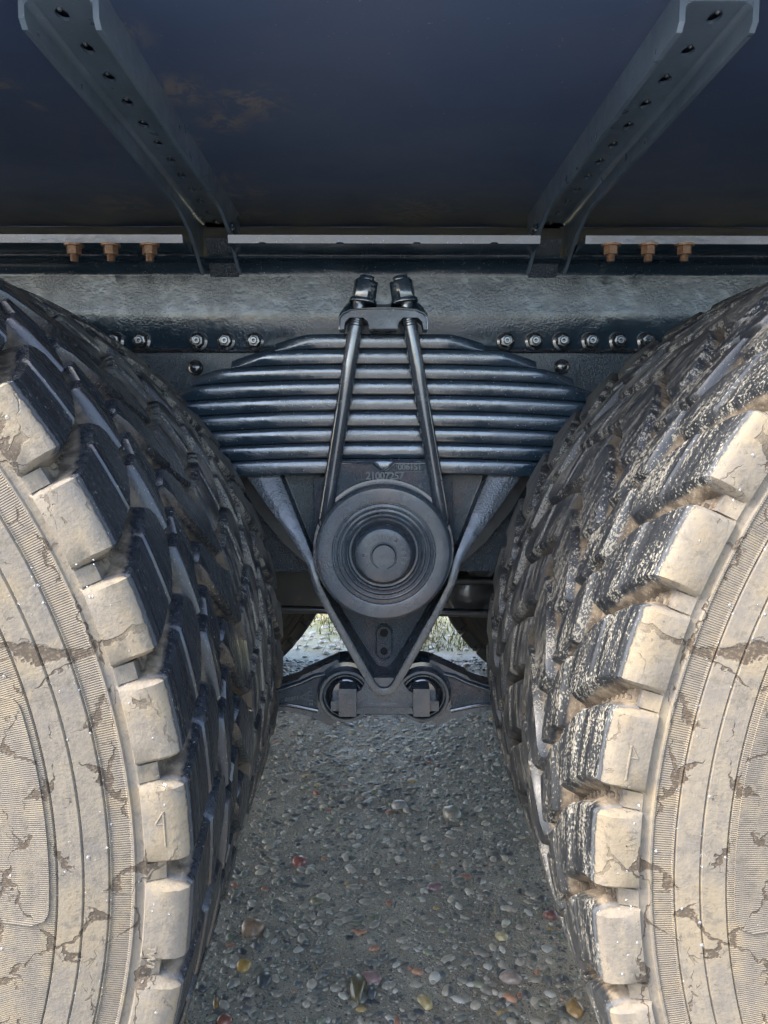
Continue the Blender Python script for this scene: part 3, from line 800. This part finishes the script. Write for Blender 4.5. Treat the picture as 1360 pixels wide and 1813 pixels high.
# --- top clamp plate
cl = mb(); Yc0, Yc1 = .640, .79
def wxz(l, y): return [(W(a_, b_, y).x, W(a_, b_, y).z) for a_, b_ in l]
front = wxz([(600, 583), (600, 562), (606, 554), (620, 548), (650, 545), (680, 544), (708, 545), (738, 548), (752, 554), (758, 562), (758, 583), (750, 583), (748, 570), (740, 562), (714, 562), (706, 570), (704, 583), (654, 583), (652, 570), (643, 562), (619, 562), (611, 570), (609, 583)], Yc0+.008)
prism(cl, front, Yc0+.008, Yc0+.045); bevel(cl, .0016, 2)
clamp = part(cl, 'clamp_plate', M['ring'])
cl = mb()
fo = wxz([(600, 562), (606, 554), (620, 548), (650, 545), (680, 544), (708, 545), (738, 548), (752, 554), (758, 562)], Yc0+.010)
mi = wxz([(601, 556), (610, 543), (622, 535), (652, 541), (680, 542), (706, 541), (736, 535), (748, 543), (757, 556)], Yc0+.028)
ba = wxz([(603, 552), (614, 538), (626, 529), (654, 537), (680, 539), (704, 537), (732, 529), (744, 538), (755, 552)], Yc0+.055)
R_ = [[cl.verts.new((x_, y_, z_)) for x_, z_ in l_] for l_, y_ in ((fo, Yc0+.010), (mi, Yc0+.028), (ba, Yc0+.055), (ba, Yc1))]
for A_, B_ in zip(R_, R_[1:]):
    for i in range(8): cl.faces.new((A_[i], A_[i+1], B_[i+1], B_[i]))
part(cl, 'saddle', M['paint'], clamp, 60)
cl = mb(); tube(cl, [(x_, Yc0+.0085, z_) for x_, z_ in wxz([(601, 583), (602, 564), (608, 556), (622, 550), (650, 548), (708, 548), (736, 550), (750, 556), (756, 564), (757, 583)], Yc0+.008)], .0014, 8); part(cl, 'rim_edge', M['paint'], clamp)
cl = mb(); prism(cl, wxz([(656, 563), (702, 563), (702, 582), (656, 582)], Yc0+.006), Yc0+.0035, Yc0+.03); bevel(cl, .0015, 2); part(cl, 'pad', M['ring'], clamp)
# U-bolts
for i, (a, b_, c_) in enumerate((((650, 500), (632, 562), (576, 918)), ((713, 500), (724, 562), (783, 918)))):
    yb_ = .662
    t0, t1, t2 = W(*a, yb_), W(*b_, yb_), W(*c_, yb_-.012)
    ax = (t1-t2).normalized()
    b = mb(); tube(b, [t1+ax*.03, t1-ax*.012, t1-ax*.014, t2, t2-ax*.006+Vector((0, .004, 0)), t2-ax*.010+Vector((0, .012, 0)), t2-ax*.010+Vector((0, .05, 0))], [.0095, .0095, .0112, .0112, .0112, .0105, .0100], 20)
    for j in range(7): tube(b, [t1+ax*(.010-.003*j), t1+ax*(.0085-.003*j)], [.0108, .0096], 18)
    ub = part(b, 'u_bolt', M['rod'] if 'rod' in M else M['paint'])
    b = mb(); rot = ax.to_track_quat('Z', 'X').to_matrix().to_4x4()
    base = W(643 if i == 0 else 716, 535, yb_)
    T_ = Matrix.Translation
    bmesh.ops.create_cone(b, cap_ends=True, segments=28, radius1=.0215, radius2=.0205, depth=.006, matrix=T_(base+ax*.001) @ rot)
    bmesh.ops.create_cone(b, cap_ends=True, segments=6, radius1=.0190, radius2=.0186, depth=.028, matrix=T_(base+ax*.018) @ rot @ Matrix.Rotation(PI/6-.45*(1 if i == 0 else -1), 4, 'Z'))
    bevel(b, .0012, 2, 20)
    part(b, 'hex_nut', M['paint'], ub, 30)
    b = mb(); bmesh.ops.create_cone(b, cap_ends=True, segments=24, radius1=.0118, radius2=.0112, depth=.008, matrix=T_(base+ax*.035) @ rot); bevel(b, .001, 2, 30); part(b, 'bolt_end', M['paint'], ub)

# --- trunnion bracket (plate, hub, lettering)
YP = .655
b = mb()
pts = wxz([(608, 818), (664, 818), (670, 822), (674, 828), (680, 832), (686, 828), (690, 822), (697, 818), (752, 818), (756, 822), (790, 915), (800, 985), (560, 985), (571, 915), (604, 822)], YP)
prism(b, pts, YP, .80); bevel(b, .0035, 2)
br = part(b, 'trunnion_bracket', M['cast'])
br['label'] = 'cast bracket with number 21007257'
b = mb(); tube(b, [(x_, YP-.0008, z_) for x_, z_ in wxz([(606, 820), (655, 820), (662, 821), (668, 827), (674, 832), (680, 833.5), (686, 832), (692, 827), (698, 821), (705, 820), (752, 820)], YP)], .0016, 8); part(b, 'cast_lip', M['paint'], br)
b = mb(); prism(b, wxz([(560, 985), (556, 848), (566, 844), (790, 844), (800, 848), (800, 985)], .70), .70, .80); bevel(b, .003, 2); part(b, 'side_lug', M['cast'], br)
q = W(679.5, 980, .607); HC = (q.x, q.z); m_ = (q.y-CAM.y)/F
prof = [(.1040, .80), (.1040, .66), (.1030, .618), (.1005, .6085), (.0970, .6060), (.0790, .6045), (.0770, .6052), (.0762, .6090), (.0748, .6090), (.0738, .6056), (.0700, .6050), (.0690, .6095), (.0672, .6100), (.0660, .6066), (.0630, .6062),
        (.0622, .6125), (.0600, .6132), (.0588, .6078), (.0565, .6068), (.0558, .6120), (.0535, .6130), (.0520, .6185), (.0490, .6190), (.0470, .6170), (.0455, .612)]
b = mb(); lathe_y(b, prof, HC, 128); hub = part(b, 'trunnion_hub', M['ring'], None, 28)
b = mb(); lathe_y(b, [(.104, YP-.004), (.1085, YP-.004), (.1095, YP-.002), (.1095, YP+.01)], HC, 96); part(b, 'hub_collar', M['paint'], br)
b = mb(); hc2 = (W(679.5, 984, .59).x, W(679.5, 984, .59).z)
lathe_y(b, [(.0462, .6165), (.0440, .5990), (.0420, .5935), (.0390, .5905), (.0350, .5895), (.0200, .5895), (.0192, .5905), (.0180, .5905), (.0172, .5890)], hc2, 96)
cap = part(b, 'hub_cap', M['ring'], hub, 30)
b = mb(); n = 40; ptl = []
for i in range(n):
    a = 2*PI*i/n; r = .0166; d_ = abs((a-math.radians(264)+PI) % (2*PI)-PI)
    r += .0052*max(0, 1-d_/.62)**1.4
    ptl.append((hc2[0]+r*math.cos(a), hc2[1]+r*math.sin(a)))
prism(b, ptl, .5812, .592); bevel(b, .0012, 2, 50); part(b, 'knob', M['ring'], hub, 30)
b = mb()
def arc_text(b, s, r, a_mid, step, size, y, flip):     # flip: feet of the letters point outwards
    n = len(s)
    for i, ch in enumerate(s):
        a = a_mid+(i-(n-1)/2)*step*(1 if flip else -1); u = Vector((math.cos(a), 0, math.sin(a)))
        up = -u if flip else u; right = up.cross(Vector((0, 1, 0)))*-1
        right = Vector((up.z, 0, -up.x))
        letter(b, ch, (hc2[0]+r*u.x, y, hc2[1]+r*u.z), right, up, size, .0016)
arc_text(b, '21006702', .0292, math.radians(102), math.radians(15), .0108, .5893, True)
arc_text(b, '6189 C', .0300, math.radians(18), math.radians(15), .0105, .5893, True)
arc_text(b, 'IM', .0290, math.radians(170), math.radians(16), .0105, .5893, True)
arc_text(b, '5', .0270, math.radians(212), 0, .0075, .5893, True)
part(b, 'cap_lettering', M['highlit'], cap, 20)
b = mb()
for i, ch in enumerate('21007257'): 
    q = W(652+i*8.4, 843, YP); letter(b, ch, (q.x, YP-.0004, q.z), (1, 0, 0), (0, 0, 1), .0160, .0034)
for i, ch in enumerate('006151'):
    q = W(708+i*7, 827, YP); letter(b, ch, (q.x, YP-.0004, q.z), (1, 0, 0), (0, 0, 1), .0130, .0028)
q = W(745, 861, YP); letter(b, 'K', (q.x, YP-.0004, q.z), (1, 0, .25), (-.25, 0, 1), .010, .0018)
part(b, 'cast_number', M['highlit'], br, 20)
b = mb(); fr = wxz([(702, 819.5), (750, 819.5), (750, 835), (702, 835)], YP)
tube(b, [(x_, YP-.0003, z_) for x_, z_ in fr+fr[:1]], .0007, 6); part(b, 'number_frame', M['highlit'], br)

# --- V casting
O = [(425, 822), (438, 845), (478, 903), (517, 955), (543, 998), (553, 1035), (573, 1075), (606, 1135), (641, 1196), (660, 1225), (668, 1231), (680, 1232)]
I = [(487, 822), (497, 845), (520, 900), (540, 950), (557, 993), (568, 1035), (590, 1078), (620, 1130), (652, 1186), (666, 1211), (673, 1218), (680, 1219)]
Bk = [(495, 822), (505, 845), (527, 900), (547, 950), (565, 993), (580, 1035), (606, 1078), (634, 1125), (655, 1158), (667, 1176), (674, 1180), (680, 1181)]
YV, YB = .648, .722
def mir(l): return l+[(1359.5-a_, b_) for a_, b_ in reversed(l[:-1])]
def yfr(i):      # the front face leans back towards the top
    return YV+[.050, .046, .030, .016, .004, 0, 0, 0, 0, 0, 0, 0][min(i, 22-i)]
b = mb()
rO2 = [b.verts.new((W(*p_, yfr(i)).x*1.0, .80, W(*p_, yfr(i)).z-.000)) for i, p_ in enumerate(mir(O))]
rO = [b.verts.new(W(*p_, yfr(i))) for i, p_ in enumerate(mir(O))]
rI = [b.verts.new(W(*p_, yfr(i)+.001)) for i, p_ in enumerate(mir(I))]
rB = [b.verts.new(W(*p_, YB)) for i, p_ in enumerate(mir(Bk))]
for (A, B) in ((rO2, rO), (rO, rI), (rI, rB)):
    for i in range(len(A)-1): b.faces.new((A[i], A[i+1], B[i+1], B[i]))
n = len(rB)
for i in range(n//2-0):
    j = n-1-i
    if i+1 < j-1: b.faces.new((rB[i], rB[i+1], rB[j-1], rB[j]))
    elif i+1 == j-1: b.faces.new((rB[i], rB[i+1], rB[j]))
bmesh.ops.recalc_face_normals(b, faces=b.faces)
bevel(b, .0022, 2, 28)
vb = part(b, 'hanger_casting', M['castv'] if 'castv' in M else M['cast'], None, 40)
vb['label'] = 'V shaped cast bracket'
vb.data.materials.append(M['cast'])
for p in vb.data.polygons:
    if abs(p.normal.y) > .93 and p.center.y > YB-.003: p.material_index = 1
# the dark inner side plates beside the V
b = mb()
for s_ in (0, 1):
    pts = [(560, 985), (556, 1010), (500, 960), (455, 905), (405, 822), (440, 822)]
    if s_: pts = [(1359.5-a_, b_) for a_, b_ in pts]
    b = mb(); prism(b, wxz(pts, .76), .76, .90); part(b, 'side_web', M['dark'], vb)

# slotted pad
b = mb(); cxs, r_ = W(680, 1138, .716).x, 13.0
def slot(r, y): 
    l = [(680+r*math.cos(a), 1121-r*math.sin(a)) for a in np.linspace(0, PI, 13)]+[(680+r*math.cos(a), 1154-r*math.sin(a)) for a in np.linspace(PI, 2*PI, 13)]
    return wxz(l, y)
prism(b, slot(12.0, .716), .7165, .725); bevel(b, .001, 2); 
A_ = slot(14.5, .717); tube(b, [(x_, .7195, z_) for x_, z_ in A_+A_[:1]], .0012, 8)
sl = part(b, 'slotted_pad', M['cast'], vb)
for py, rr2 in ((1121, .0052), (1153, .0046)):
    q = W(680, py, .716); b = mb(); lathe_y(b, [(rr2+.0014, .7162), (rr2+.0010, .7150), (rr2, .7152), (rr2*.9, .7164), (0, .7164)], (q.x, q.z), 20)
    part(b, 'bolt_hole', M['hole'], vb)
# --- lower clamp bar with bolts
b = mb(); YL = .612
c0, c1 = W(625, 1241, .675), W(738, 1241, .675)
tube(b, [c0, c1], .0215, 28); bevel(b, .003, 2, 50)
prism(b, wxz([(646, 1200), (714, 1200), (716, 1212), (722, 1222), (734, 1228), (734, 1264), (627, 1264), (627, 1228), (639, 1222), (645, 1212)], .654), .654, .71)
bevel(b, .005, 3, 40)
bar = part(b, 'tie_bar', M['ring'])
for (bx, sx) in (((600, 631), (586, 601)), ((732, 761), (760, 777))):
    b = mb(); prism(b, wxz([(bx[0], 1220), (bx[1], 1220), (bx[1], 1269), (bx[0], 1269)], .630), .630, .690); bevel(b, .003, 3)
    blk = part(b, 'clamp_block', M['ring'], bar)
    b = mb(); prism(b, wxz([(sx[0], 1242), (sx[1], 1242), (sx[1], 1259), (sx[0], 1259)], .645), .645, .672); bevel(b, .0015, 2)
    part(b, 'bolt_head', M['ring'], bar)
# --- reaction rods
def rod(sg):
    fx = lambda px: px if sg < 0 else 1361-px
    ec = W(fx(612), 1235, .655); b = mb()
    c_ = (ec.x, ec.z)
    eye = [(.0500, 0.7450), (.0500, 0.6890), (.0485, 0.6840), (.0425, 0.6830)]
    lathe_y(b, eye, c_, 64)
    rp = part(b, 'reaction_rod', M['paint'], None, 35)
    b = mb(); lathe_y(b, [(.0425, 0.7150), (.0425, 0.6615), (.0412, 0.6590), (.0375, 0.6588), (.0360, 0.6600), (.0355, 0.6670), (.0345, 0.6670), (.0340, 0.6612), (.0325, 0.6610), (.0310, 0.6670)], c_, 72); part(b, 'bush_ring', M['ring'], rp, 30)
    b = mb(); lathe_y(b, [(.0312, 0.6680), (.0290, 0.6750), (.0270, 0.6730), (.0255, 0.6670), (.0235, 0.6660), (.0215, 0.6710), (.0, 0.6720)], c_, 48); part(b, 'rubber_bush', M['nut'], rp, 30)
    out_ = [(598, 1168), (575, 1178), (552, 1189), (535, 1196), (528, 1203), (505, 1211), (440, 1226), (380, 1230), (380, 1252), (440, 1255), (490, 1258), (525, 1262), (552, 1270), (585, 1285), (610, 1270), (615, 1200)]
    rec = [(575, 1196), (560, 1200), (535, 1211), (500, 1222), (455, 1230), (455, 1240), (490, 1243), (525, 1247), (562, 1254), (563, 1240), (566, 1220)]
    yA = .685
    b = mb(); o_ = wxz([(fx(a_), c2) for a_, c2 in out_], yA); i_ = wxz([(fx(a_), c2) for a_, c2 in rec], yA+.002)
    f = prism(b, o_, yA, yA+.045); bevel(b, .006, 3, 50); part(b, 'arm', M['ring'], rp)
    b = mb(); prism(b, i_, yA-.0012, yA+.006); part(b, 'arm_panel', M['cast'], rp)
    for lst in ([(575, 1193), (556, 1197), (533, 1208), (500, 1219), (450, 1228)], [(450, 1241), (490, 1245), (525, 1250), (563, 1258)]):
        b = mb(); P3 = [(x_, yA+.0005, z_) for x_, z_ in wxz([(fx(a_), c2) for a_, c2 in lst], yA)]; tube(b, P3, .0042, 10); part(b, 'arm_rib', M['paint'], rp, 60)
    if sg < 0:
        b = mb()
        for ch, px, py in zip('01071', (507, 512, 517, 522, 527), (1238, 1237.5, 1237, 1236, 1235)):
            q = W(px, py, yA); letter(b, ch, (q.x, yA-.0016, q.z), (1, 0, .05), (0, 0, 1), .0088, .0010)
        for ch, px, py in zip('22133', (551, 551, 551, 550, 550), (1246, 1240, 1230.5, 1224, 1218)):
            q = W(px, py, yA); letter(b, ch, (q.x, yA-.0016, q.z), (0, 0, 1), (-1, 0, 0), .0080, .0010)
        tr = [W(532, 1234, yA), W(546, 1225, yA), W(546, 1240, yA)]
        for q0, q1 in zip(tr, tr[1:]+tr[:1]): tube(b, [(q0.x, yA-.0016, q0.z), (q1.x, yA-.0016, q1.z)], .0010, 6)
        for dz in (1231, 1234, 1237):
            q0 = W(540, dz, yA); q1 = W(544, dz-.5, yA); tube(b, [(q0.x, yA-.0016, q0.z), (q1.x, yA-.0016, q1.z)], .0006, 6)
        part(b, 'cast_marks', M['highlit'], rp, 20)
rod(-1); rod(1)

# --- the dark inside of the chassis
b = mb()
for x in (-WB, WB):
    tube(b, [(x, .30, CZ), (x, .85, CZ), (x, 1.08, CZ), (x, 1.25, CZ), (x, 1.42, CZ), (x, 1.65, CZ), (x, 2.2, CZ)], [.085, .085, .13, .19, .13, .085, .085], 24)
part(b, 'axle', M['dark'])
b = mb(); tube(b, [(-WB, 1.25, .60), (WB, 1.25, .60)], .055, 20); part(b, 'drive_shaft', M['dark'])
b = mb(); box(b, -.62, .62, 1.10, 1.30, W(680, 1086, 1.10).z, .70); bevel(b, .012, 2); part(b, 'cross_member', M['dark'])
b = mb()
q = W(680, 1077, .98).z; tube(b, [(-.6, .98, q), (-.3, .98, q+.002), (-.10, .98, q-.004)], .0075, 12)
q2 = W(680, 1087, .98).z; tube(b, [(.1, .98, q2+.004), (.3, .98, q2-.002), (.6, .98, q2-.004)], .0085, 12)
q3 = W(680, 1028, .98).z; tube(b, [(.1, .98, q3), (.6, .98, q3-.003)], .008, 12)
q4 = W(680, 985, 1.02).z; tube(b, [(.14, 1.02, q4+.01), (.25, 1.02, q4), (.5, 1.02, q4-.02)], .006, 10)
part(b, 'brake_pipe', M['dark'])
b = mb(); q = W(835, 1052, 1.02); lathe_y(b, [(0, 1.0), (.03, 1.0), (.045, 1.01), (.05, 1.03), (.05, 1.10)], (q.x, q.z), 28); q = W(850, 1000, 1.02); lathe_y(b, [(0, 1.0), (.02, 1.0), (.03, 1.01), (.03, 1.10)], (q.x, q.z), 28)
part(b, 'brake_chamber', M['dark'])
b = mb(); box(b, -.25, .25, .95, 1.60, .62, .90); part(b, 'bogie_housing', M['dark'])
b = mb(); tube(b, [(0, .80, HC[1]), (0, 1.70, HC[1])], .085, 24); part(b, 'trunnion_shaft', M['dark'])
b = mb(); box(b, -2.5, 2.5, 1.60, 1.69, .60, 1.16); part(b, 'far_rail', M['dark'])
b = mb(); box(b, -.6, .6, 1.73, 1.82, .78, 1.0)
prism(b, [(-.26, .80), (.26, .80), (.03, .47), (-.03, .47)], 1.72, 1.86); part(b, 'far_spring', M['dark'])
b = mb(); box(b, -2.5, 2.5, .90, 1.60, 1.10, 1.15); part(b, 'deck_plate', M['dark'])
